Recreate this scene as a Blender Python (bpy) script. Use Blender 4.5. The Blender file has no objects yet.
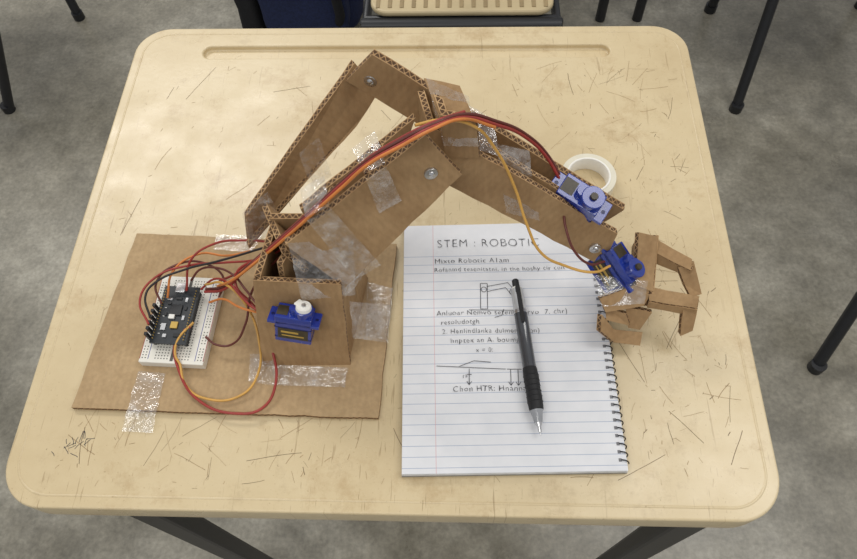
import bpy, bmesh, math, random
from mathutils import Vector, Matrix, noise
random.seed(7)
T=0.75
scene=bpy.context.scene
COL=scene.collection
def V(x,y,z): return Vector((x/1000,y/1000,T+z/1000))
# ---------------------------------------------------------------- materials
class NT:
    def __init__(s,name):
        s.m=bpy.data.materials.new(name); s.m.use_nodes=True; s.t=s.m.node_tree; s.n=s.t.nodes; s.b=s.n['Principled BSDF']
    def add(s,typ,**k):
        n=s.n.new(typ)
        for a,v in k.items(): setattr(n,a,v)
        return n
    def l(s,a,b): s.t.links.new(a,b)
    def math(s,op,a,b=None,c=None):
        n=s.add('ShaderNodeMath',operation=op)
        for i,v in enumerate((a,b,c)):
            if v is None: continue
            if isinstance(v,(int,float)): n.inputs[i].default_value=v
            else: s.l(v,n.inputs[i])
        return n.outputs[0]
    def noise(s,vec,scale,detail=4,rough=.55):
        n=s.add('ShaderNodeTexNoise'); n.inputs['Scale'].default_value=scale; n.inputs['Detail'].default_value=detail; n.inputs['Roughness'].default_value=rough
        s.l(vec,n.inputs['Vector']); return n.outputs['Fac']
    def ramp(s,f,stops):
        n=s.add('ShaderNodeValToRGB'); e=n.color_ramp.elements
        while len(e)<len(stops): e.new(.5)
        for i,(p,c) in enumerate(stops): e[i].position=p; e[i].color=(*c,1)
        s.l(f,n.inputs[0]); return n.outputs[0]
    def mix(s,f,a,b,mode='MIX'):
        n=s.add('ShaderNodeMix',data_type='RGBA',blend_type=mode)
        for i,v in ((0,f),(6,a),(7,b)):
            if isinstance(v,(int,float)): n.inputs[i].default_value=v
            elif isinstance(v,tuple): n.inputs[i].default_value=(*v,1)
            else: s.l(v,n.inputs[i])
        return n.outputs[2]
    def obj(s): return s.add('ShaderNodeTexCoord').outputs['Object']
    def uv(s): return s.add('ShaderNodeTexCoord').outputs['UV']
    def scale(s,vec,x,y,z,rot=0):
        n=s.add('ShaderNodeMapping'); n.inputs['Scale'].default_value=(x,y,z); n.inputs['Rotation'].default_value=(0,0,rot); s.l(vec,n.inputs[0]); return n.outputs[0]
    def bump(s,h,strength,dist):
        n=s.add('ShaderNodeBump'); n.inputs['Strength'].default_value=strength; n.inputs['Distance'].default_value=dist; s.l(h,n.inputs['Height']); s.l(n.outputs[0],s.b.inputs['Normal'])
def srgb(r,g,b):
    f=lambda c:(c/255/12.92 if c/255<=.04045 else ((c/255+.055)/1.055)**2.4)
    return (f(r),f(g),f(b))
def simple(name,c,rough=.5,metal=0,spec=.5,var=.12,sc=60,coat=0):
    m=NT(name); o=m.obj(); f=m.noise(o,sc)
    c2=tuple(v*(1-var) for v in c); c3=tuple(min(1,v*(1+var)) for v in c)
    m.l(m.ramp(f,[(.3,c2),(.7,c3)]),m.b.inputs['Base Color'])
    m.b.inputs['Roughness'].default_value=rough; m.b.inputs['Metallic'].default_value=metal; m.b.inputs['Specular IOR Level'].default_value=spec
    m.b.inputs['Coat Weight'].default_value=coat
    return m.m
# desk laminate
m=NT('desk_laminate'); o=m.obj()
base=m.ramp(m.noise(o,7,8,.68),[(.25,srgb(196,175,135)),(.5,srgb(209,190,151)),(.75,srgb(217,200,164))])
st=m.noise(m.scale(o,9,9,9),1.6,9,.75); stm=m.ramp(st,[(.55,(0,0,0)),(.72,(1,1,1))])
c=m.mix(m.math('MULTIPLY',stm,.6),base,srgb(166,134,88))
gr=m.ramp(m.noise(o,34,8,.78),[(.56,(0,0,0)),(.74,(1,1,1))]); c=m.mix(m.math('MULTIPLY',gr,.38),c,srgb(150,126,92))
pm=m.ramp(m.noise(o,4.5,3,.5),[(.40,(.25,.25,.25)),(.58,(1,1,1))])
for rot,sx,sy,th,amt,sc in ((.5,190,14,.67,.5,1.0),(-.7,230,16,.68,.5,1.3),(1.4,240,13,.68,.5,1.1),(2.4,190,12,.68,.4,1.7),(.1,260,22,.69,.5,1.5)):
    f=m.noise(m.scale(o,sx,sy,1,rot),sc,3,.6)
    k=m.ramp(f,[(th,(0,0,0)),(th+.04,(1,1,1))]); k=m.math('MULTIPLY',k,pm); c=m.mix(m.math('MULTIPLY',k,amt),c,srgb(134,106,70))
f=m.noise(o,420,2); k=m.ramp(f,[(.66,(0,0,0)),(.76,(1,1,1))]); c=m.mix(m.math('MULTIPLY',k,.45),c,srgb(150,122,84))
m.l(c,m.b.inputs['Base Color'])
m.l(m.ramp(m.noise(o,25,5),[(.3,(.24,.24,.24)),(.7,(.42,.42,.42))]),m.b.inputs['Roughness']); m.bump(m.noise(o,200,3),.15,.0006)
DESK=m.m
# floor
m=NT('concrete_floor'); o=m.obj()
c=m.ramp(m.noise(o,2.6,9,.72),[(.32,srgb(108,103,90)),(.5,srgb(138,133,120)),(.68,srgb(170,165,152))])
k=m.ramp(m.noise(o,11,7,.75),[(.35,(.68,.68,.66)),(.65,(1.14,1.14,1.12))]); c=m.mix(1.,c,k,'MULTIPLY')
k=m.ramp(m.noise(o,120,3),[(.3,(.8,.8,.8)),(.7,(1.12,1.12,1.12))]); c=m.mix(1.,c,k,'MULTIPLY')
m.l(c,m.b.inputs['Base Color']); m.l(m.ramp(m.noise(o,5,5),[(.3,(.22,.22,.22)),(.7,(.45,.45,.45))]),m.b.inputs['Roughness'])
FLOOR=m.m
def cardboard(name,a,b):
    m=NT(name); o=m.obj(); uv=m.uv()
    f=m.noise(o,38,6,.65)
    c=m.ramp(f,[(.3,a),(.7,b)])
    sp=m.add('ShaderNodeSeparateXYZ'); m.l(uv,sp.inputs[0])
    w=m.math('SINE',m.math('MULTIPLY',sp.outputs[0],2*math.pi/5.5))
    c=m.mix(m.math('MULTIPLY_ADD',w,.05,.06),c,tuple(v*.72 for v in a))
    k=m.ramp(m.noise(m.scale(o,300,300,60),1,3),[(.3,(.9,.9,.9)),(.7,(1.06,1.06,1.06))]); c=m.mix(1.,c,k,'MULTIPLY')
    m.l(c,m.b.inputs['Base Color']); m.b.inputs['Roughness'].default_value=.85; m.b.inputs['Specular IOR Level'].default_value=.25
    m.bump(m.math('ADD',m.math('MULTIPLY',w,.4),m.noise(o,60,3)),.25,.0006)
    return m.m
CB=cardboard('cardboard_liner',srgb(150,119,83),srgb(173,142,103))
CB2=cardboard('cardboard_base_liner',srgb(166,139,103),srgb(186,159,121))
m=NT('cardboard_fluted_edge'); sp=m.add('ShaderNodeSeparateXYZ'); m.l(m.uv(),sp.inputs[0])
s_=m.math('MULTIPLY_ADD',m.math('SINE',m.math('MULTIPLY',sp.outputs[0],2*math.pi/5.)),.3,.5)
d=m.math('ABSOLUTE',m.math('SUBTRACT',sp.outputs[1],s_)); a1=m.math('LESS_THAN',d,.13)
e=m.math('GREATER_THAN',m.math('ABSOLUTE',m.math('SUBTRACT',sp.outputs[1],.5)),.36)
k=m.math('MAXIMUM',a1,e); f=m.noise(m.obj(),90,3)
c=m.mix(k,srgb(84,60,37),m.ramp(f,[(.3,srgb(150,116,76)),(.7,srgb(190,155,112))])); m.l(c,m.b.inputs['Base Color']); m.b.inputs['Roughness'].default_value=.9
m.bump(k,.4,.0008); EDGE=m.m
# clear tape
m=NT('clear_tape'); o=m.obj()
tr=m.add('ShaderNodeBsdfTransparent'); gl=m.add('ShaderNodeBsdfGlossy'); gl.inputs['Roughness'].default_value=.09
df=m.add('ShaderNodeBsdfDiffuse'); df.inputs[0].default_value=(.9,.88,.83,1)
bp=m.add('ShaderNodeBump'); bp.inputs['Strength'].default_value=1.; bp.inputs['Distance'].default_value=.003
m.l(m.noise(o,80,4,.6),bp.inputs['Height']); m.l(bp.outputs[0],gl.inputs['Normal']); m.l(bp.outputs[0],df.inputs['Normal'])
m1=m.add('ShaderNodeMixShader'); m.l(m.ramp(m.noise(m.scale(o,1,1,1),85,5,.75),[(.46,(.03,.03,.03)),(.72,(.36,.36,.36))]),m1.inputs[0]); m.l(tr.outputs[0],m1.inputs[1]); m.l(df.outputs[0],m1.inputs[2])
m2=m.add('ShaderNodeMixShader'); m2.inputs[0].default_value=.14; m.l(m1.outputs[0],m2.inputs[1]); m.l(gl.outputs[0],m2.inputs[2])
m.l(m2.outputs[0],m.n['Material Output'].inputs[0]); TAPE=m.m
BLACK=simple('black_steel',srgb(26,27,30),.4); SEATM=simple('beige_plastic',srgb(190,172,134),.45,sc=9); RIB=simple('seat_rib',srgb(150,130,94),.5)
NAVY=simple('navy_fabric',srgb(28,38,72),.9,sc=200,var=.3); BLKF=simple('black_fabric',srgb(22,22,25),.9,sc=200,var=.3)
BLUE=simple('servo_blue_plastic',srgb(30,52,140),.22,coat=.5,sc=120); BLUED=simple('servo_blue_seam',srgb(14,26,84),.35)
WHITE=simple('white_plastic',srgb(226,224,216),.4,var=.03); LABEL=simple('servo_label',srgb(58,50,34),.4,sc=300,var=.3); GOLD=simple('gold_print',srgb(188,156,76),.4,metal=.3)
STEEL=simple('steel',srgb(200,200,200),.28,metal=1); BB=simple('breadboard_white',srgb(226,222,210),.5,var=.03)
HOLE=simple('hole_dark',srgb(95,92,86),.8); PCB=simple('pcb_black',srgb(34,38,42),.4,sc=300,var=.3); CHIP=simple('chip_black',srgb(18,18,20),.35)
PIN=simple('header_black',srgb(20,20,22),.5)
WRED=simple('wire_red',srgb(152,50,42),.4); WBRN=simple('wire_brown',srgb(98,44,34),.4); WORG=simple('wire_orange',srgb(206,124,56),.4); WYEL=simple('wire_yellow',srgb(204,156,74),.4); WBLK=simple('wire_black',srgb(34,28,28),.4)
INK=simple('ink',srgb(62,62,66),.7); SCR=simple('scratch_brown',srgb(160,134,97),.6,sc=300,var=.3); SCRD=simple('scratch_dark',srgb(116,96,70),.6,sc=300,var=.35)
ROLL=simple('tape_roll_film',srgb(222,216,196),.25,var=.05); ROLLC=simple('tape_roll_core',srgb(236,233,224),.5,var=.03)
PENB=simple('pen_smoke_barrel',srgb(64,66,70),.15,coat=.6); PENG=simple('pen_rubber_grip',srgb(20,20,22),.6); PENC=simple('pen_clear_tip',srgb(150,152,155),.15)
# ---------------------------------------------------------------- mesh helpers
def empty(name,loc=(0,0,0)):
    e=bpy.data.objects.new(name,None); e.location=loc; e.empty_display_size=.02; COL.objects.link(e); return e
def link(me,name,mats,parent=None,smooth=False):
    ob=bpy.data.objects.new(name,me); COL.objects.link(ob)
    for mm in mats: me.materials.append(mm)
    if smooth:
        for p in me.polygons: p.use_smooth=True
    if parent:
        ob.parent=parent; ob.matrix_parent_inverse=Matrix.Translation(-Vector(parent.location))
    return ob
def mesh(name,verts,faces,mats,parent=None,smooth=False,midx=None):
    me=bpy.data.meshes.new(name); me.from_pydata([tuple(v) for v in verts],[],faces)
    ob=link(me,name,mats,parent,smooth)
    if midx:
        for p,i in zip(me.polygons,midx): p.material_index=i
    return ob
def bev(ob,w,seg=3,angle=35):
    b=ob.modifiers.new('bevel','BEVEL'); b.width=w; b.segments=seg; b.limit_method='ANGLE'; b.angle_limit=math.radians(angle); return ob
def box(name,M,size,mat,parent=None,bevel=0,off=(0,0,0)):
    sx,sy,sz=[v/2 for v in size]; ox,oy,oz=off
    vs=[M@Vector((ox+a*sx,oy+b*sy,oz+c*sz)) for a in(-1,1) for b in(-1,1) for c in(-1,1)]
    fs=[(0,1,3,2),(4,6,7,5),(0,4,5,1),(2,3,7,6),(0,2,6,4),(1,5,7,3)]
    ob=mesh(name,vs,fs,[mat],parent)
    if bevel: bev(ob,bevel,2)
    return ob
def lathe(name,M,prof,mats,parent=None,seg=32,midx=None,smooth=True):
    vs=[];fs=[];mi=[]
    for (r,z) in prof:
        for i in range(seg):
            a=2*math.pi*i/seg; vs.append(M@Vector((r*math.cos(a),r*math.sin(a),z)))
    for j in range(len(prof)-1):
        for i in range(seg):
            k=(i+1)%seg; fs.append((j*seg+i,j*seg+k,(j+1)*seg+k,(j+1)*seg+i)); mi.append(midx[j] if midx else 0)
    ob=mesh(name,vs,fs,mats,parent,smooth,mi)
    b=ob.modifiers.new('es','EDGE_SPLIT'); b.split_angle=math.radians(35)
    return ob
def frame(o,x,z):
    x=Vector(x).normalized(); z=Vector(z); y=z.cross(x).normalized(); z=x.cross(y).normalized()
    return Matrix(((x[0],y[0],z[0],o[0]),(x[1],y[1],z[1],o[1]),(x[2],y[2],z[2],o[2]),(0,0,0,1)))
REF=V(54,-96,550)   # side on which the printed liner face lies
def panel(name,pts,parent,th=5,face=None,wob=.9,flip=False):
    P=[V(*p) for p in pts]; c=sum(P,Vector())/len(P)
    n=(P[1]-P[0]).cross(P[2]-P[0]).normalized()
    if n.dot(REF-c)<0: n=-n
    if flip: n=-n
    out=[]
    for i,p in enumerate(P):
        q=P[(i+1)%len(P)]; L=(q-p).length; k=max(1,int(L/.012)); inn=n.cross((q-p).normalized())
        for j in range(k):
            w=p.lerp(q,j/k)
            if j: w=w+inn*random.uniform(-wob,wob)/1000*.6
            out.append(w)
    me=bpy.data.meshes.new(name); bm=bmesh.new(); uvl=bm.loops.layers.uv.new('UVMap')
    A=[bm.verts.new(p) for p in out]; B=[bm.verts.new(p-n*th/1000) for p in out]
    ex=(P[1]-P[0]).normalized(); ey=n.cross(ex)
    f1=bm.faces.new(A); f2=bm.faces.new(B[::-1])
    for f in (f1,f2):
        for l in f.loops: d=(l.vert.co-P[0])*1000; l[uvl].uv=(d.dot(ex),d.dot(ey))
    u=0
    for i in range(len(A)):
        j=(i+1)%len(A); L=(out[j]-out[i]).length*1000
        f=bm.faces.new((A[i],B[i],B[j],A[j])); f.material_index=1
        for l,uvv in zip(f.loops,((u,1),(u,0),(u+L,0),(u+L,1))): l[uvl].uv=uvv
        u+=L
    bmesh.ops.recalc_face_normals(bm,faces=bm.faces); bm.to_mesh(me); bm.free()
    return link(me,name,[face or CB,EDGE],parent)
def tape(name,q,parent,nu=16,nv=10,amp=1.0,lift=.6):
    P=[V(*p) for p in q]; n=(P[1]-P[0]).cross(P[3]-P[0]).normalized()
    if n.dot(REF-P[0])<0:n=-n
    vs=[];fs=[]
    for j in range(nv+1):
        for i in range(nu+1):
            a=i/nu;b=j/nv; p=P[0].lerp(P[1],a).lerp(P[3].lerp(P[2],a),b)
            h=noise.noise(p*110)*amp+lift+amp*.5
            e=noise.noise(p*300+Vector((3,1,7)))*.8
            vs.append(p+n*h/1000+(P[1]-P[0]).normalized()*e/1000)
    for j in range(nv):
        for i in range(nu): k=j*(nu+1)+i; fs.append((k,k+1,k+nu+2,k+nu+1))
    return mesh(name,vs,fs,[TAPE],parent,True)
def wire(name,pts,mat,parent,r=.8,off=(0,0,0),j=0):
    cu=bpy.data.curves.new(name,'CURVE'); cu.dimensions='3D'; cu.bevel_depth=r*1.15/1000; cu.bevel_resolution=3; cu.resolution_u=10
    s=cu.splines.new('BEZIER'); s.bezier_points.add(len(pts)-1)
    for b,p in zip(s.bezier_points,pts):
        b.co=V(p[0]+off[0]+random.uniform(-j,j),p[1]+off[1]+random.uniform(-j,j),p[2]+off[2]+random.uniform(-j,j)*.5); b.handle_left_type=b.handle_right_type='AUTO'
    ob=bpy.data.objects.new(name,cu); COL.objects.link(ob); cu.materials.append(mat)
    ob.parent=parent; ob.matrix_parent_inverse=Matrix.Translation(-Vector(parent.location)); return ob
def tube(name,pts,r,mat,parent,cyc=False):
    cu=bpy.data.curves.new(name,'CURVE'); cu.dimensions='3D'; cu.bevel_depth=r; cu.bevel_resolution=4; cu.use_fill_caps=True
    s=cu.splines.new('POLY'); s.points.add(len(pts)-1); s.use_cyclic_u=cyc
    for b,p in zip(s.points,pts): b.co=(*p,1)
    ob=bpy.data.objects.new(name,cu); COL.objects.link(ob); cu.materials.append(mat)
    if parent: ob.parent=parent; ob.matrix_parent_inverse=Matrix.Translation(-Vector(parent.location))
    return ob
def rrect(x0,x1,y0,y1,r,seg=10):
    out=[]
    for cx,cy,a0 in ((x1-r,y1-r,0),(x0+r,y1-r,90),(x0+r,y0+r,180),(x1-r,y0+r,270)):
        for i in range(seg+1): a=math.radians(a0+90*i/seg); out.append((cx+r*math.cos(a),cy+r*math.sin(a)))
    return out
def prism(name,outline,z0,z1,mat,parent=None):
    n=len(outline); vs=[(x,y,z0) for x,y in outline]+[(x,y,z1) for x,y in outline]
    fs=[tuple(range(n-1,-1,-1)),tuple(range(n,2*n))]+[(i,(i+1)%n,n+(i+1)%n,n+i) for i in range(n)]
    return mesh(name,vs,fs,[mat],parent)
# ---------------------------------------------------------------- floor
mesh('floor',[(-4,-3,0),(4,-3,0),(4,5,0),(-4,5,0)],[(0,1,2,3)],[FLOOR])
# ---------------------------------------------------------------- desk
desk=empty('school_desk',(0,.264,0))
top=prism('desk_top',rrect(-.3035,.3035,.001,.527,.037,12),T-.028,T,DESK,desk)
cut=prism('groove_cut',rrect(-.226,.219,.480,.498,.0089,8),T-.006,T+.01,DESK)
bo=top.modifiers.new('groove','BOOLEAN'); bo.object=cut; bo.operation='DIFFERENCE'; bo.solver='EXACT'
bv=bev(top,.0058,5,50)
dg=bpy.context.evaluated_depsgraph_get(); me=bpy.data.meshes.new_from_object(top.evaluated_get(dg))
top.modifiers.clear(); top.data=me; bpy.data.objects.remove(cut)
for p in me.polygons: p.use_smooth=abs(p.normal.z)<.98
o_=rrect(-.2935,.2935,.011,.517,.030,12)
tube('moulded_lip',[(x,y,T-.0011) for x,y in o_],.0016,DESK,desk,True)
for nm,x,y in (('leg_1',-.218,.02),('leg_2',.256,.02),('leg_3',-.218,.50),('leg_4',.256,.50)):
    box(nm,Matrix.Translation((x,y,(T-.026)/2)),(.032,.020,T-.026),BLACK,desk,.004)
for nm,y in (('rail_1',.03),('rail_2',.49)): box(nm,Matrix.Translation((.018,y,T-.04)),(.45,.02,.024),BLACK,desk,.003)
for nm,x in (('rail_3',-.218),('rail_4',.256)): box(nm,Matrix.Translation((x,.262,T-.04)),(.02,.48,.024),BLACK,desk,.003)
def strokes(name,lst,mat):
    vs=[];fs=[]
    for pts,w in lst:
        for i in range(len(pts)-1):
            a=Vector(pts[i]);b=Vector(pts[i+1]); d=(b-a)
            if d.length<1e-6: continue
            n=Vector((-d.y,d.x)).normalized()*w/2; k=len(vs)
            for p in (a+n,a-n,b-n,b+n): vs.append(V(p.x,p.y,.12))
            fs.append((k,k+1,k+2,k+3))
    return mesh(name,vs,fs,[mat],desk)
def scr(x,y,L,a,w,bend=.3,n=5):
    pts=[];h=a+random.uniform(-bend,bend)
    for i in range(n): pts.append((x,y)); x+=math.cos(h)*L/n; y+=math.sin(h)*L/n; h+=random.uniform(-bend,bend)*.4
    return (pts,w)
A=[];B=[]
zones=[((-280,280),(20,470),330),((195,280),(60,470),110),((-100,260),(330,470),80),((-280,-20),(18,70),55),((200,280),(30,250),50)]
for (xr,yr,nn) in zones:
    for _ in range(nn):
        x=random.uniform(*xr);y=random.uniform(*yr); L=random.choice((2,3,4,5,6,8,12,22,38)); a=random.choice((.9,1.2,2.2,.2,1.6))+random.uniform(-.3,.3)
        (A if random.random()<.78 else B).append(scr(x,y,L,a,random.uniform(.15,.5)))
G=[]
for cx,cy in ((-258,47),(-250,52)):
    for _ in range(8): G.append(scr(cx+random.uniform(-8,8),cy+random.uniform(-6,6),random.uniform(5,12),random.uniform(.2,2.6),.45,.9))
for x,y,L,a in ((-232,420,60,1.1),(-140,430,45,.3),(-262,250,50,1.3),(210,110,70,2.1),(232,140,60,1.0),(250,60,40,2.4),(-110,40,50,.1),(180,30,50,.4),(60,380,40,.8)): B.append(scr(x,y,L,a,.4,.12,8))
def ok(s): return all(-288<p[0]<288 and 16<p[1]<474 for p in s[0])
strokes('scratches_light',[s for s in A if ok(s)],SCR); strokes('scratches_dark',[s for s in B if ok(s)],SCRD); strokes('pencil_scribble',G,INK)
# ---------------------------------------------------------------- robot arm
arm=empty('cardboard_robot_arm',V(-60,160,0))
panel('base_plate',[(-244,249,5),(0,239,5),(-7,75,5),(-260,80,5)],arm,4.6,CB2)
panel('tower_front',[(-107,119,4.5),(-33,120,4.5),(-31,148,95),(-97,151,95)],arm)
panel('tower_right',[(-34,126,4.5),(-24,200,4.5),(-24,200,84),(-33,152,92)],arm)
panel('tower_left',[(-104,126,4.5),(-98,206,4.5),(-86,198,108),(-96,154,98)],arm,flip=True)
panel('tower_back',[(-98,206,4.5),(-24,204,4.5),(-44,200,112),(-86,200,112)],arm,flip=True)
panel('tower_rib',[(-76,150,60),(-56,200,60),(-56,203,108),(-74,160,104)],arm)
FU=[(-68,164,125),(34,201,200),(58,200,160),(-30,152,82)]
RF=[(-5,273,200),(189,226,80),(172,229,48),(-27,275,173)]
FF=[(34,222,186),(180,200,85),(175,192,48),(25,221,140)]
panel('upper_arm_front',FU,arm,6)
panel('upper_arm_inner',[(-59,191,130),(26,229,185),(14,221,150),(-50,186,92)],arm,5)
panel('upper_arm_rear',[(-108,204,102),(-20,284,182),(-6,283,152),(-23,264,136),(-113,196,72),(-116,200,60)],arm,6)
panel('upper_arm_brace_1',[(-38,178,145),(-30,205,146),(-20,203,118),(-24,176,118)],arm)
panel('upper_arm_brace_2',[(-4,192,172),(4,218,172),(10,214,140),(6,190,142)],arm)
panel('upper_arm_brace_3',[(-70,168,112),(-92,212,108),(-80,212,84),(-58,166,86)],arm)
panel('forearm_rear',RF,arm,6)
panel('forearm_front',FF,arm,6)
panel('forearm_inner',[(50,236,172),(132,218,116),(126,214,88),(44,234,140)],arm,5)
panel('forearm_deck',[(58,220,158),(150,206,92),(156,232,84),(40,262,150)],arm,5)
panel('forearm_cross_1',[(36,222,178),(26,262,176),(26,262,140),(36,222,140)],arm,5)
panel('elbow_block_top',[(32,245,206),(56,238,206),(66,214,200),(43,218,196)],arm,5)
panel('elbow_block_front',[(43,218,200),(66,214,200),(70,214,160),(46,216,160)],arm,5)
panel('elbow_block_side',[(36,243,204),(43,220,200),(45,220,160),(38,246,160)],arm,5)
def bolt(nm,p,quad):
    a,b,c_=[Vector(q) for q in quad[:3]]; n=(b-a).cross(c_-a).normalized()
    if n.y>0:n=-n
    p=Vector(p); p=p-n*(p-a).dot(n)+n*1.2
    M=frame(V(*p),Vector((0,0,1)).cross(n),n); k=.001
    lathe(nm,M,[(0,2.2*k),(1.2*k,2.1*k),(2.2*k,1.6*k),(2.5*k,.9*k),(4.6*k,.8*k),(4.8*k,.5*k),(4.8*k,-3*k)],[STEEL],arm,24)
bolt('elbow_bolt_front',(36,199,167),FU); bolt('elbow_bolt_rear',(-9,270,176),RF); bolt('wrist_bolt',(165,196,70),FF)
# gripper
panel('palm_plate',[(199,206,78),(215,206,72),(212,168,50),(198,171,54)],arm,6)
panel('palm_foot',[(198,172,54),(212,169,49),(206,160,40),(175,154,40),(170,163,46)],arm,6)
panel('palm_back',[(199,206,76),(198,171,53),(197,171,34),(198,206,56)],arm,5)
panel('palm_end',[(216,207,72),(213,167,48),(212,166,28),(214,206,48)],arm,5,flip=True)
panel('finger_upper_bar',[(214,207,68),(242,190,64),(240,181,62),(214,195,65)],arm,5)
panel('finger_upper_side',[(214,195,64),(241,181,62),(241,180,53),(214,193,53)],arm,5)
panel('finger_upper_tip',[(231,184,61),(243,188,64),(250,166,50),(242,164,48),(238,174,50)],arm,7)
panel('finger_mid_bar',[(210,173,49),(247,163,52),(245,155,47),(209,162,46)],arm,5)
panel('finger_mid_side',[(209,161,45),(246,154,46),(246,153,37),(209,160,37)],arm,5)
panel('finger_mid_tip',[(236,158,46),(247,161,50),(246,144,28),(237,141,24)],arm,7)
panel('finger_lower_bar',[(176,160,38),(192,154,36),(196,148,28),(176,150,34)],arm,5)
panel('finger_lower_side',[(172,152,40),(184,146,24),(186,138,16),(172,142,30)],arm,5)
panel('finger_lower_tip',[(183,146,25),(208,146,20),(206,136,15),(184,138,17)],arm,5)
panel('finger_lower_brace',[(192,160,38),(213,156,36),(206,148,20),(196,149,22)],arm,5)
# servos
def servo(nm,o,x,z,s=1.15,horn=None):
    e=arm; M=frame(V(*o),x,z)@Matrix.Scale(s*.001,4)
    box(nm+'_body',M,(23,12.4,22.5),BLUE,e,.0008)
    box(nm+'_flange',M,(32.5,12.4,2.4),BLUE,e,.0005,(0,0,5.6))
    box(nm+'_seam',M,(23.3,12.7,.7),BLUED,e,0,(0,0,2))
    box(nm+'_seam_low',M,(23.3,12.7,.7),BLUED,e,0,(0,0,-7))
    lathe(nm+'_gear_tower',M@Matrix.Translation((5.4,0,11)),[(0,4.6),(5.6,4.6),(6,4.2),(6,0)],[BLUE],e)
    lathe(nm+'_gear_cap',M@Matrix.Translation((-.8,0,11)),[(0,4),(2.6,4),(2.8,3.6),(2.8,0)],[BLUE],e)
    if horn is not None:
        lathe(nm+'_spline',M@Matrix.Translation((5.4,0,15)),[(0,3),(4.4,3),(4.8,2.4),(5,0)],[WHITE],e)
        a=M@Matrix.Translation((5.4,0,17.4))@Matrix.Rotation(horn,4,'Z')
        box(nm+'_horn',a,(9,5.4,1.6),WHITE,e,.0008,(1.5,0,0))
        lathe(nm+'_screw',a,[(0,1.6),(1.4,1.5),(1.6,.8)],[STEEL],e,16)
    else: lathe(nm+'_spline',M@Matrix.Translation((5.4,0,15)),[(0,2.4),(1.8,2.4),(2,2),(2,0)],[LABEL],e,16)
    for sd in (-1,1):
        box(nm+'_label',M,(19,.3,9),LABEL,e,0,(0,sd*6.35,-3)); 
        box(nm+'_label_print',M,(11,.4,1.6),GOLD,e,0,(-2,sd*6.4,-1.5)); box(nm+'_label_print',M,(14,.4,1.0),GOLD,e,0,(0,sd*6.4,-4.6))
        lathe(nm+'_flange_hole',M@Matrix.Translation((sd*13.9,0,6.9)),[(0,.02),(1.1,.02)],[BLUED],e,12)
    box(nm+'_top_label',M,(7,8,.2),LABEL,e,0,(-7.5,0,11.3))
servo('shoulder_servo',(-69,130,64),(1,-.11,-.12),(.02,.3,.95),1.22,2.6)
servo('elbow_servo',(147,219,101),(.84,-.50,-.22),(.12,-.28,.95),1.5)
servo('wrist_servo',(183,189,50),(.55,-.74,-.40),(.45,-.05,.88),1.38)
# tape pieces
tape('tape_shoulder',[(-66,165,126),(-20,172,124),(-22,148,80),(-62,142,82)],arm)
tape('tape_shoulder_side',[(-30,166,112),(-12,180,108),(-22,172,60),(-32,150,70)],arm)
tape('tape_upper_1',[(-48,168,152),(-31,173,160),(-2,165,96),(-22,156,90)],arm)
tape('tape_upper_1_fold',[(-56,196,146),(-38,202,156),(-31,173,160),(-48,168,152)],arm)
tape('tape_upper_2',[(-6,184,178),(8,188,186),(16,186,150),(0,180,142)],arm)
tape('tape_upper_3',[(-16,206,180),(0,214,188),(8,188,187),(-6,184,180)],arm)
tape('tape_rear_low',[(-110,203,108),(-88,214,122),(-84,206,84),(-112,196,72)],arm)
tape('tape_upper_rear',[(-62,232,145),(-46,238,156),(-42,232,118),(-58,224,108)],arm)
tape('tape_elbow_block',[(34,242,210),(62,228,207),(70,212,176),(46,214,174)],arm)
tape('tape_forearm',[(82,228,160),(106,230,150),(118,204,98),(92,206,106)],arm)
tape('tape_forearm_top',[(60,250,176),(80,246,164),(84,222,152),(62,224,162)],arm)
tape('tape_gripper',[(166,184,48),(206,172,60),(206,160,44),(172,158,42)],arm)
tape('tape_tower_right',[(-30,152,60),(-2,176,7),(-3,140,7),(-30,134,30)],arm)
tape('tape_tower_foot',[(-98,118,9),(-34,116,9),(-36,100,6),(-94,101,6)],arm)
tape('tape_tower_foot_side',[(-118,128,6),(-96,126,12),(-92,100,6),(-116,104,6)],arm)
tape('tape_base_corner',[(-211,112,6),(-187,110,6),(-188,76,6),(-212,78,6)],arm,amp=.4)
tape('tape_base_desk',[(-212,78,6),(-188,76,6),(-189,61,1),(-215,62,1)],arm,amp=.3)
tape('tape_base_back',[(-168,247,6),(-125,246,6),(-132,228,6),(-167,231,6)],arm,amp=.4)
tape('tape_base_right',[(-24,198,6),(-1,192,6),(-3,142,6),(-22,146,6)],arm,amp=.6)
# ---------------------------------------------------------------- breadboard + controller
bb=empty('breadboard',V(-180,157,5)); Mb=Matrix.Translation(V(-180,157,4.9))@Matrix.Rotation(math.radians(-2.5),4,'Z')@Matrix.Scale(.001,4)
box('body',Mb,(55,82,9),BB,bb,.0006,(0,0,4.5))
vs=[];fs=[]
cols=[-25,-22.4]+[-14+2.54*i for i in range(5)]+[3.9+2.54*i for i in range(5)]+[22.4,25]
for cx in cols:
    for r in range(30):
        if abs(cx)>20 and r%6==5: continue
        cy=-37+2.54*r; k=len(vs)
        for dx,dy in ((-.5,-.5),(.5,-.5),(.5,.5),(-.5,.5)): vs.append(Mb@Vector((cx+dx,cy+dy,9.06)))
        fs.append((k,k+1,k+2,k+3))
mesh('contact_holes',vs,fs,[HOLE],bb)
box('trench',Mb,(2.6,78,.1),HOLE,bb,0,(0,0,9.02))
for x,mm in ((-27,WRED),(27,WRED),(-20,BLUE),(20,BLUE)): box('rail_stripe',Mb,(.5,76,.1),mm,bb,0,(x,0,9.03))
mc=empty('microcontroller_board',V(-182,157,20)); Mc=Matrix.Translation(V(-183,157,0))@Matrix.Rotation(math.radians(-3),4,'Z')@Matrix.Scale(.001,4)
box('pcb',Mc,(31,54,1.7),PCB,mc,.0003,(0,0,21.5))
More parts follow.
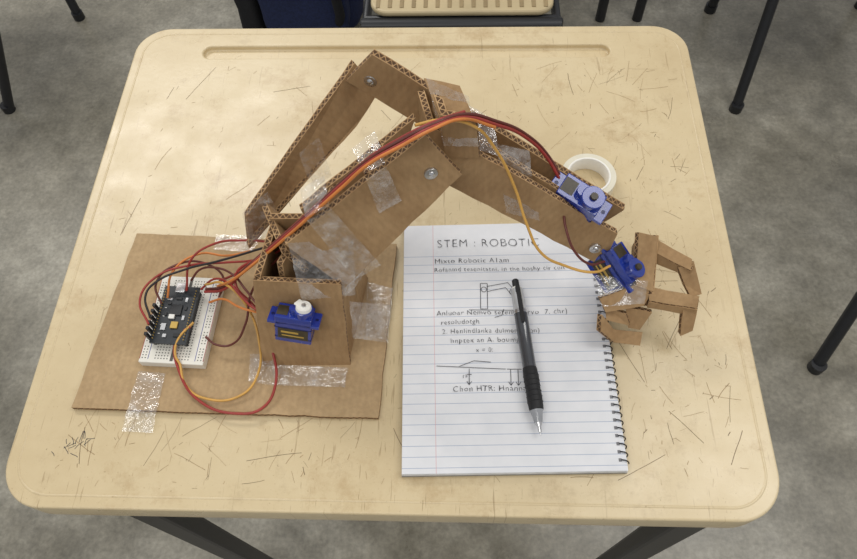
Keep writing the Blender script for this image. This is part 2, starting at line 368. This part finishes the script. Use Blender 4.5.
for sx in (-13.2,13.2):
    box('pin_header',Mc,(2.6,50,7),PIN,mc,0,(sx,0,17.2))
    for i in range(19):
        yy=-23+2.54*i; box('pin',Mc,(.6,.6,10),GOLD,mc,0,(sx,yy,18.9))
box('main_chip',Mc,(10,10,1.4),CHIP,mc,.0002,(0,4,23)); box('usb_connector',Mc,(8,9,4),STEEL,mc,.0005,(0,24,24))
box('regulator',Mc,(6,6,1.6),GOLD,mc,.0003,(2,-10,23)); box('reset_button',Mc,(5,4,2),WHITE,mc,.0004,(-2,-2.5,23.2)); 
for i,(x,y,w,h) in enumerate([(-7,14,3,2),(-7,10,3,2),(7,14,2,4),(8,6,2,3),(-7,-12,4,6),(6,-19,5,3),(-4,-20,3,3),(-8,0,2,3),(8,-3,2,4),(0,15,5,2)]):
    box('component_%d'%(i+1),Mc,(w,h,1),CHIP if i%2 else STEEL,mc,0,(x,y,22.8))
for i in range(5): box('silk_mark_%d'%(i+1),Mc,(1.6,.5,.05),WHITE,mc,0,(-9.5,-18+8*i,22.4)); 
for i in range(6): box('dupont_plug_%d'%(i+1),Mc,(2.6,2.7,13),PIN,mc,.0003,(-16.6,-22+(i*5.3),24)) 
# ---------------------------------------------------------------- cables (part of the arm's wiring)
W1=[(135,229,112),(123,237,130),(103,233,160),(80,219,190),(58,209,208),(38,195,214),(19,189,206),(-1,185,194),(-22,181,174),(-43,176,152),(-65,173,128),(-93,173,95),(-120,175,60),(-142,174,35),(-159,176,28)]
wire('cable_red',W1,WRED,arm,1.05,(0,0,0),.3); wire('cable_brown',W1,WBRN,arm,1.05,(.6,2.4,.3),.3)
wire('cable_orange',W1[3:12]+[(-124,172,62),(-148,182,30)],WORG,arm,1.0,(0,-2.1,0.2),.6)
wire('cable_red_deep',W1[4:13]+[(-150,182,26)],WRED,arm,.9,(1,4.9,-.5),.8)
W2=[(176,182,66),(162,173,72),(138,174,80),(118,177,95),(107,192,110),(97,206,135),(81,214,170),(63,210,200),(44,205,210),(28,199,212)]
wire('cable_wrist_orange',W2,WYEL,arm,.95)
wire('cable_wrist_brown',[(172,186,66),(158,178,76),(146,182,86),(138,196,98),(136,212,104)],WBRN,arm,.9)
wire('cable_black_loop',[(-200,150,30),(-206,169,35),(-198,178,40),(-173,188,45),(-144,190,55),(-111,191,70),(-79,190,90),(-53,187,125)],WBLK,arm,.85)
wire('cable_red_loop',[(-200,144,30),(-211,166,33),(-200,184,38),(-170,194,42),(-140,192,50),(-106,186,66),(-74,180,96)],WRED,arm,.85)
wire('cable_yellow_loop',[(-173,115,15),(-167,99,10),(-149,88,9),(-120,91,9),(-108,107,12),(-109,136,20),(-120,161,35),(-136,174,45),(-159,182,30)],WYEL,arm,.9)
wire('cable_yellow_start',[(-166,150,22),(-176,134,22),(-177,122,19),(-173,115,15)],WYEL,arm,.9)
wire('cable_red_big_loop',[(-168,146,22),(-178,138,20),(-172,107,12),(-152,85,8.5),(-122,76,8),(-101,81,8),(-92,99,12),(-97,128,20),(-109,154,40),(-127,176,50),(-101,188,70)],WRED,arm,1.0)
wire('cable_servo_brown',[(-84,137,63),(-101,148,60),(-115,164,55),(-130,181,50),(-147,190,45),(-163,192,38),(-173,187,28)],WBRN,arm,.85)
wire('cable_servo_red',[(-84,137,61),(-103,145,58),(-119,160,50),(-134,176,44),(-150,184,36),(-164,180,25)],WRED,arm,.85)
wire('cable_servo_orange',[(-84,136,59),(-100,143,55),(-120,152,47),(-138,164,38),(-155,168,24)],WORG,arm,.85)
wire('cable_brown_hang',[(-70,176,100),(-90,172,80),(-112,162,50),(-119,145,30),(-132,133,16),(-146,133,15),(-156,140,15)],WBRN,arm,.85)
wire('cable_loop_back',[(-196,166,24),(-200,180,34),(-182,196,40),(-160,200,34),(-146,190,24),(-150,176,18)],WBRN,arm,.85)
wire('cable_orange_small',[(-192,172,24),(-186,190,38),(-164,204,44),(-140,200,48),(-112,194,66)],WORG,arm,.85)
wire('cable_red_arc',[(-176,178,26),(-168,196,48),(-146,206,58),(-120,204,66),(-96,192,84)],WRED,arm,.85)
# ---------------------------------------------------------------- notebook
nb=empty('spiral_notebook',V(98,145,0)); ang=math.radians(1.9)
Mn=Matrix.Translation(V(14,30,0))@Matrix.Rotation(ang,4,'Z')@Matrix.Scale(.001,4)
NW,NH=173,227
m=NT('ruled_paper'); o=m.uv(); sp=m.add('ShaderNodeSeparateXYZ'); m.l(o,sp.inputs[0])
fr=m.math('FRACT',m.math('DIVIDE',m.math('SUBTRACT',sp.outputs[1],4.),8.6)); ln=m.math('LESS_THAN',fr,.065); ln=m.math('MULTIPLY',ln,m.math('LESS_THAN',sp.outputs[1],198))
c=m.mix(m.math('MULTIPLY',ln,.75),m.ramp(m.noise(m.scale(o,.02,.02,1),2,3),[(.3,srgb(218,219,221)),(.7,srgb(228,228,229))]),srgb(150,163,186))
mg=m.math('LESS_THAN',m.math('ABSOLUTE',m.math('SUBTRACT',sp.outputs[0],26.5)),.28); c=m.mix(m.math('MULTIPLY',mg,.5),c,srgb(206,130,134))
m.l(c,m.b.inputs['Base Color']); m.b.inputs['Roughness'].default_value=.75; PAPER=m.m
PAGES=simple('paper_edges',srgb(216,216,214),.8); COVER=simple('notebook_back_cover',srgb(150,145,135),.7)
def sheet(nm,w,h,z,mat,dx=0,dy=0,curl=0,n=16):
    me=bpy.data.meshes.new(nm); bm=bmesh.new(); uvl=bm.loops.layers.uv.new('UVMap'); g={}
    for i in range(n+1):
        for j in range(n+1):
            x=w*i/n;y=h*j/n; zz=z+curl*(max(0,.25-y/h)*4)**2*(1-x/w*.5)+.25*noise.noise(Vector((x/60,y/60,z)))
            g[i,j]=bm.verts.new(Mn@Vector((x+dx,y+dy,zz)))
    uvs={g[k]:(w*k[0]/n,h*k[1]/n) for k in g}
    for i in range(n):
        for j in range(n):
            f=bm.faces.new((g[i,j],g[i+1,j],g[i+1,j+1],g[i,j+1])); f.smooth=True
            for l in f.loops: l[uvl].uv=uvs[l.vert]
    bm.to_mesh(me); bm.free(); return link(me,nm,[mat],nb)
box('back_cover',Mn,(NW+1,NH+1,.8),COVER,nb,0,(NW/2,NH/2,.5))
for i in range(6):
    box('pages_%d'%(i+1),Mn,(NW-random.uniform(0,1),NH-random.uniform(0,1),.95),PAGES,nb,0,(NW/2+random.uniform(-.5,.5),NH/2+random.uniform(-.7,.5),1.4+i))
sheet('top_page',NW,NH,7.3,PAPER,0,0,.5)
cp=[];turns=34
for i in range(turns*12+1):
    a=2*math.pi*i/12; cp.append(Mn@Vector((NW-1.5+3.4*math.cos(a),6+(NH-12)*i/(turns*12),4.6+4.4*math.sin(a))))
tube('spiral_coil',cp,.0005,BLACK,nb)
vs=[];fs=[]
for i in range(turns):
    k=len(vs); y=6+(NH-12)*(i+.35)/turns
    for dx,dy in ((-1.2,-1.3),(1.2,-1.3),(1.2,1.3),(-1.2,1.3)): vs.append(Mn@Vector((NW-5+dx,y+dy,7.75)))
    fs.append((k,k+1,k+2,k+3))
mesh('punched_holes',vs,fs,[simple('punch_shadow',srgb(120,120,122),.9)],nb)
def text(nm,s,x,y,size,xs=1.,off=-.012):
    cu=bpy.data.curves.new(nm,'FONT'); cu.body=s; cu.size=1; cu.offset=off; cu.space_character=1.12; cu.resolution_u=3
    tmp=bpy.data.objects.new(nm,cu); COL.objects.link(tmp); dg=bpy.context.evaluated_depsgraph_get(); dg.update()
    me=bpy.data.meshes.new_from_object(tmp.evaluated_get(dg)); bpy.data.objects.remove(tmp)
    for v in me.vertices:
        px=v.co.x*size*xs; py=v.co.y*size; q=Vector((px/2.2,py/2.2,y)); 
        v.co=Mn@Vector((x+px+noise.noise(q)*.5,y+py+noise.noise(q+Vector((9,9,9)))*.55+.4*math.sin(px/17),7.95))
    return link(me,nm,[INK],nb)
def pg(x,y): return Matrix.Rotation(-ang,2)@Vector((x-14,y-30))
def row(n): return 4+8.6*n+1.2
text('title','STEM : ROBOTIC',30,202.5,11.8,.95,-.022)
for nm,s,x,n,size,xs in (('line_1','Mixto Robotic A1am',27.5,21,7,1.0),('line_2','Rofanmd tesenitatni, in the hoshy cir cuit',27,20,6.2,.98),
 ('line_3','Anluoar Nemvo setem  servo  7. chr)',28.5,15,6.6,.98),('line_4','resoludotgh',32,14,6.4,.95),('line_5','2. Henlindlanka dulmentation)',33,13,6.3,.95),
 ('line_6','hnptex an A. boumg',40,12,6.3,1.0),('line_7','x = 0;',61,11,5.5,1),('line_8','Chon HTR: Hnanna',41,7,6.8,.98),('line_9','ra',49,8.4,5,1)):
    text(nm,s,x,row(n),size,xs)
def pen_lines(nm,polys,w=.5):
    vs=[];fs=[]
    for pts in polys:
        for i in range(len(pts)-1):
            a=pg(*pts[i]);b=pg(*pts[i+1]);d=b-a
            if d.length<1e-6: continue
            n=Vector((-d.y,d.x)).normalized()*w/2;k=len(vs)
            for p in (a+n,a-n,b-n,b+n): vs.append(Mn@Vector((p.x,p.y,7.95)))
            fs.append((k,k+1,k+2,k+3))
    mesh(nm,vs,fs,[INK],nb)
circ=lambda x,y,r:[(x+r*math.cos(a*.5),y+r*math.sin(a*.5)) for a in range(14)]
pen_lines('sketches',[[(76,172),(76,197),(82,197),(82,172),(76,172)],circ(79,191,2.4),[(82,194),(100,198),(106,190),(110,178)],[(82,189),(98,193),(104,184)],circ(104,189,2.6),[(66,171),(116,171)],[(96,172),(94,166),(88,164)],
 [(39,119),(96,117)],[(58,119),(70,124),(84,123)],[(66,117),(66,103)],[(64,106),(66,103),(68,106)],[(64,112),(68,112)],[(100,117),(100,103)],[(106,117),(106,103)],[(98,106),(100,103),(102,106)],[(104,106),(106,103),(108,106)],[(97,117),(109,117)]])
# ---------------------------------------------------------------- pen
pe=empty('ballpoint_pen',V(113,128,14)); P0=V(121,60,14.2);P1=V(106,196,14.8); ax=(P1-P0).normalized()
Mp=frame(P0,ax.cross(Vector((0,0,1))),ax)@Matrix.Scale(.001,4)
lathe('barrel',Mp,[(r*1.2,z) for r,z in [(.3,0),(.5,2),(1.1,3),(1.3,7),(2.6,10),(4.0,19),(4.6,20),(4.9,22),(5.2,30),(5.0,38),(5.2,46),(4.9,55),(4.7,56),(4.7,104),(4.9,104.5),(4.9,108),(4.6,108.5),(4.3,128),(3.2,130),(2.5,130.5),(2.5,137),(1.8,138),(0,138)]],
 [STEEL,PENC,PENG,PENB,WHITE],pe,28,[0,0,0,0,1,1,2,2,2,2,2,2,3,3,0,0,0,4,3,2,2,2])
side=Vector((0,0,1)); Mpc=frame(P0,ax,side)@Matrix.Scale(.001,4)
box('clip',Mpc,(34,3.8,1.2),PENG,pe,.0004,(111,0,7.6)); box('clip_root',Mpc,(5,3.8,4),PENG,pe,.0004,(126,0,5.9))
for i in range(6): lathe('grip_ring_%d'%(i+1),Mp@Matrix.Translation((0,0,27+i*4.4)),[(6.0,-.5),(6.5,0),(6.0,.5)],[PENG],pe,28)
# ---------------------------------------------------------------- tape roll
tr_=empty('clear_tape_roll',V(179,311,0)); Mt=Matrix.Translation(V(179,310,0.1))@Matrix.Scale(.001,4)
lathe('roll',Mt,[(19,0),(25.5,0),(25.8,.4),(25.8,14.6),(25.5,15),(20.6,15),(20.4,15.6),(19,15.6),(18.6,15),(18.6,.2),(19,0)],[ROLL,ROLLC],tr_,64,[0,0,0,0,0,1,1,1,1,1])
# ---------------------------------------------------------------- background furniture
def chair(feet,tops,seat,z,mat,back=None):
    c=Vector((sum(p[0] for p in seat)/len(seat)/1000,sum(p[1] for p in seat)/len(seat)/1000,0)); e=empty('school_chair',c)
    for i,(f,t) in enumerate(zip(feet,tops)):
        tube('leg_%d'%(i+1),[V(*f,-749),V(*t,z-12)],.012,BLACK,e)
        lathe('foot_cap_%d'%(i+1),Matrix.Translation(V(*f,-750)),[(0,0),(.015,0),(.015,.02),(0,.02)],[BLACK],e,16)
    tube('seat_frame',[V(*t,z-12) for t in tops],.011,BLACK,e,True)
    me=[(p[0]/1000,p[1]/1000) for p in seat]
    s=prism('seat',me,T+z/1000,T+(z+12)/1000,mat,e); bev(s,.005,3)
    if back:
        a,b=back; 
        for i,p in enumerate((a,b)): tube('back_post_%d'%(i+1),[V(p[0],p[1],z-12),V(p[0]+p[2],p[1]+p[3],z+390)],.011,BLACK,e)
        p,q=Vector(a[:2])+Vector(a[2:]),Vector(b[:2])+Vector(b[2:])
        bk=panel('backrest',[(p.x,p.y,z+230),(q.x,q.y,z+230),(q.x,q.y,z+400),(p.x,p.y,z+400)],e,14,mat); bk.data.materials[1]=mat
    return e
sx0,sx1=-98,222
seatpts=[(p[0]*1000,p[1]*1000) for p in rrect(sx0/1000,sx1/1000,.890,1.25,.03,6)]
c1=chair([(-118,870),(238,870),(238,1290),(-118,1290)],[(-106,895),(228,895),(222,1240),(-100,1240)],seatpts,-300,SEATM,((-100,1240,0,60),(222,1240,0,60)))
for i in range(15):
    x=-84+i*20.8; box('seat_rib_%d'%(i+1),Matrix.Translation(V(x,1070,-287.6)),(.007,.34,.002),RIB,c1,.0008)
tube('seat_front_rail',[V(-112,880,-310),V(234,880,-310)],.014,BLACK,c1)
def rr(cx,cy,w,d): return [(p[0]*1000,p[1]*1000) for p in rrect((cx-w/2)/1000,(cx+w/2)/1000,(cy-d/2)/1000,(cy+d/2)/1000,.05,6)]
chair([(723,1086),(1110,1086),(1110,1440),(720,1430)],[(740,1235),(1090,1235),(1090,1420),(735,1420)],rr(915,1330,380,340),-300,SEATM,((735,1420,0,60),(1090,1420,0,60)))
chair([(-1062,1090),(-1420,1090),(-1420,1440),(-972,1419)],[(-900,1140),(-1300,1140),(-1300,1480),(-1010,1500)],rr(-1130,1330,400,360),-300,SEATM,((-1300,1140,-60,0),(-1300,1480,-60,0)))
chair([(755,425),(1180,425),(1180,800),(1040,820)],[(812,600),(1160,520),(1160,800),(1000,790)],rr(1020,690,300,300),-300,SEATM,((1160,520,60,0),(1160,800,60,0)))
d2=empty('school_desk',(.477,1.65,0))
for i,(x,y) in enumerate(((430,1400),(526,1400),(-120,1400),(430,1880),(526,1880),(-120,1880))):
    tube('leg_%d'%(i+1),[V(x,y,-749),V(x,y,-20)],.013,BLACK,d2)
prism('desk_top',rrect(-.15,.56,1.38,1.90,.036,8),T-.022,T,DESK,d2)
bp_=empty('backpack',(-.35,1.45,0))
def blob(nm,cx,cy,cz,w,d,h,mat,n=.02):
    bm=bmesh.new(); bmesh.ops.create_cube(bm,size=1); bmesh.ops.subdivide_edges(bm,edges=bm.edges,cuts=9,use_grid_fill=True)
    for v in bm.verts:
        c=v.co
        r=(abs(c.x*2)**5+abs(c.y*2)**5+abs(c.z*2)**5)**.2; c=c/max(r,1e-6)*max(abs(c.x),abs(c.y),abs(c.z))*2
        p=Vector((c.x*w,c.y*d,c.z*h)); q=p.normalized()
        v.co=Vector((cx,cy,cz))+p+q*noise.noise(p*14)*n
        v.co.z=max(v.co.z,.002)
    me=bpy.data.meshes.new(nm); bm.to_mesh(me); bm.free(); return link(me,nm,[mat],bp_,True)
blob('main_compartment',-.325,1.43,.205,.28,.22,.42,NAVY); blob('front_pocket',-.32,1.325,.13,.22,.07,.2,NAVY,.01); blob('side_panel',-.470,1.41,.17,.06,.2,.34,BLKF,.015)
tube('shoulder_strap',[(-.25,1.33,.40),(-.24,1.27,.28),(-.23,1.28,.12),(-.25,1.32,.05)],.012,BLKF,bp_)
# ---------------------------------------------------------------- camera and light
yaw,pitch,roll=-.07888,1.06859,-.06196
fw=Vector((math.cos(pitch)*math.sin(yaw),math.cos(pitch)*math.cos(yaw),-math.sin(pitch))); r=Vector((math.cos(yaw),-math.sin(yaw),0)); u=r.cross(fw)
r2=r*math.cos(roll)+u*math.sin(roll); u2=-r*math.sin(roll)+u*math.cos(roll)
cd=bpy.data.cameras.new('camera'); co=bpy.data.objects.new('camera',cd); COL.objects.link(co)
co.matrix_world=Matrix(((r2[0],u2[0],-fw[0],.05383),(r2[1],u2[1],-fw[1],-.09629),(r2[2],u2[2],-fw[2],T+.55),(0,0,0,1)))
cd.sensor_width=36; cd.lens=700/857*36; cd.clip_start=.01; scene.camera=co
w=bpy.data.worlds.new('classroom_light'); scene.world=w; w.use_nodes=True; w.node_tree.nodes['Background'].inputs[0].default_value=(.97,.98,1,1); w.node_tree.nodes['Background'].inputs[1].default_value=.52
def area(nm,loc,rot,sx,sy,e,c=(1,.98,.95)):
    l=bpy.data.lights.new(nm,'AREA'); l.shape='RECTANGLE'; l.size=sx; l.size_y=sy; l.energy=e; l.color=c
    o=bpy.data.objects.new(nm,l); o.location=loc; o.rotation_euler=rot; COL.objects.link(o)
area('ceiling_light',(-1.35,2.1,2.9),(0,0,0),1.6,.7,42); area('ceiling_light',(1.3,.6,2.9),(0,0,0),1.6,.6,18); area('ceiling_light',(-.6,-.9,2.9),(0,0,0),1.6,.6,17)
scene.view_settings.view_transform='Standard'; scene.view_settings.look='None'
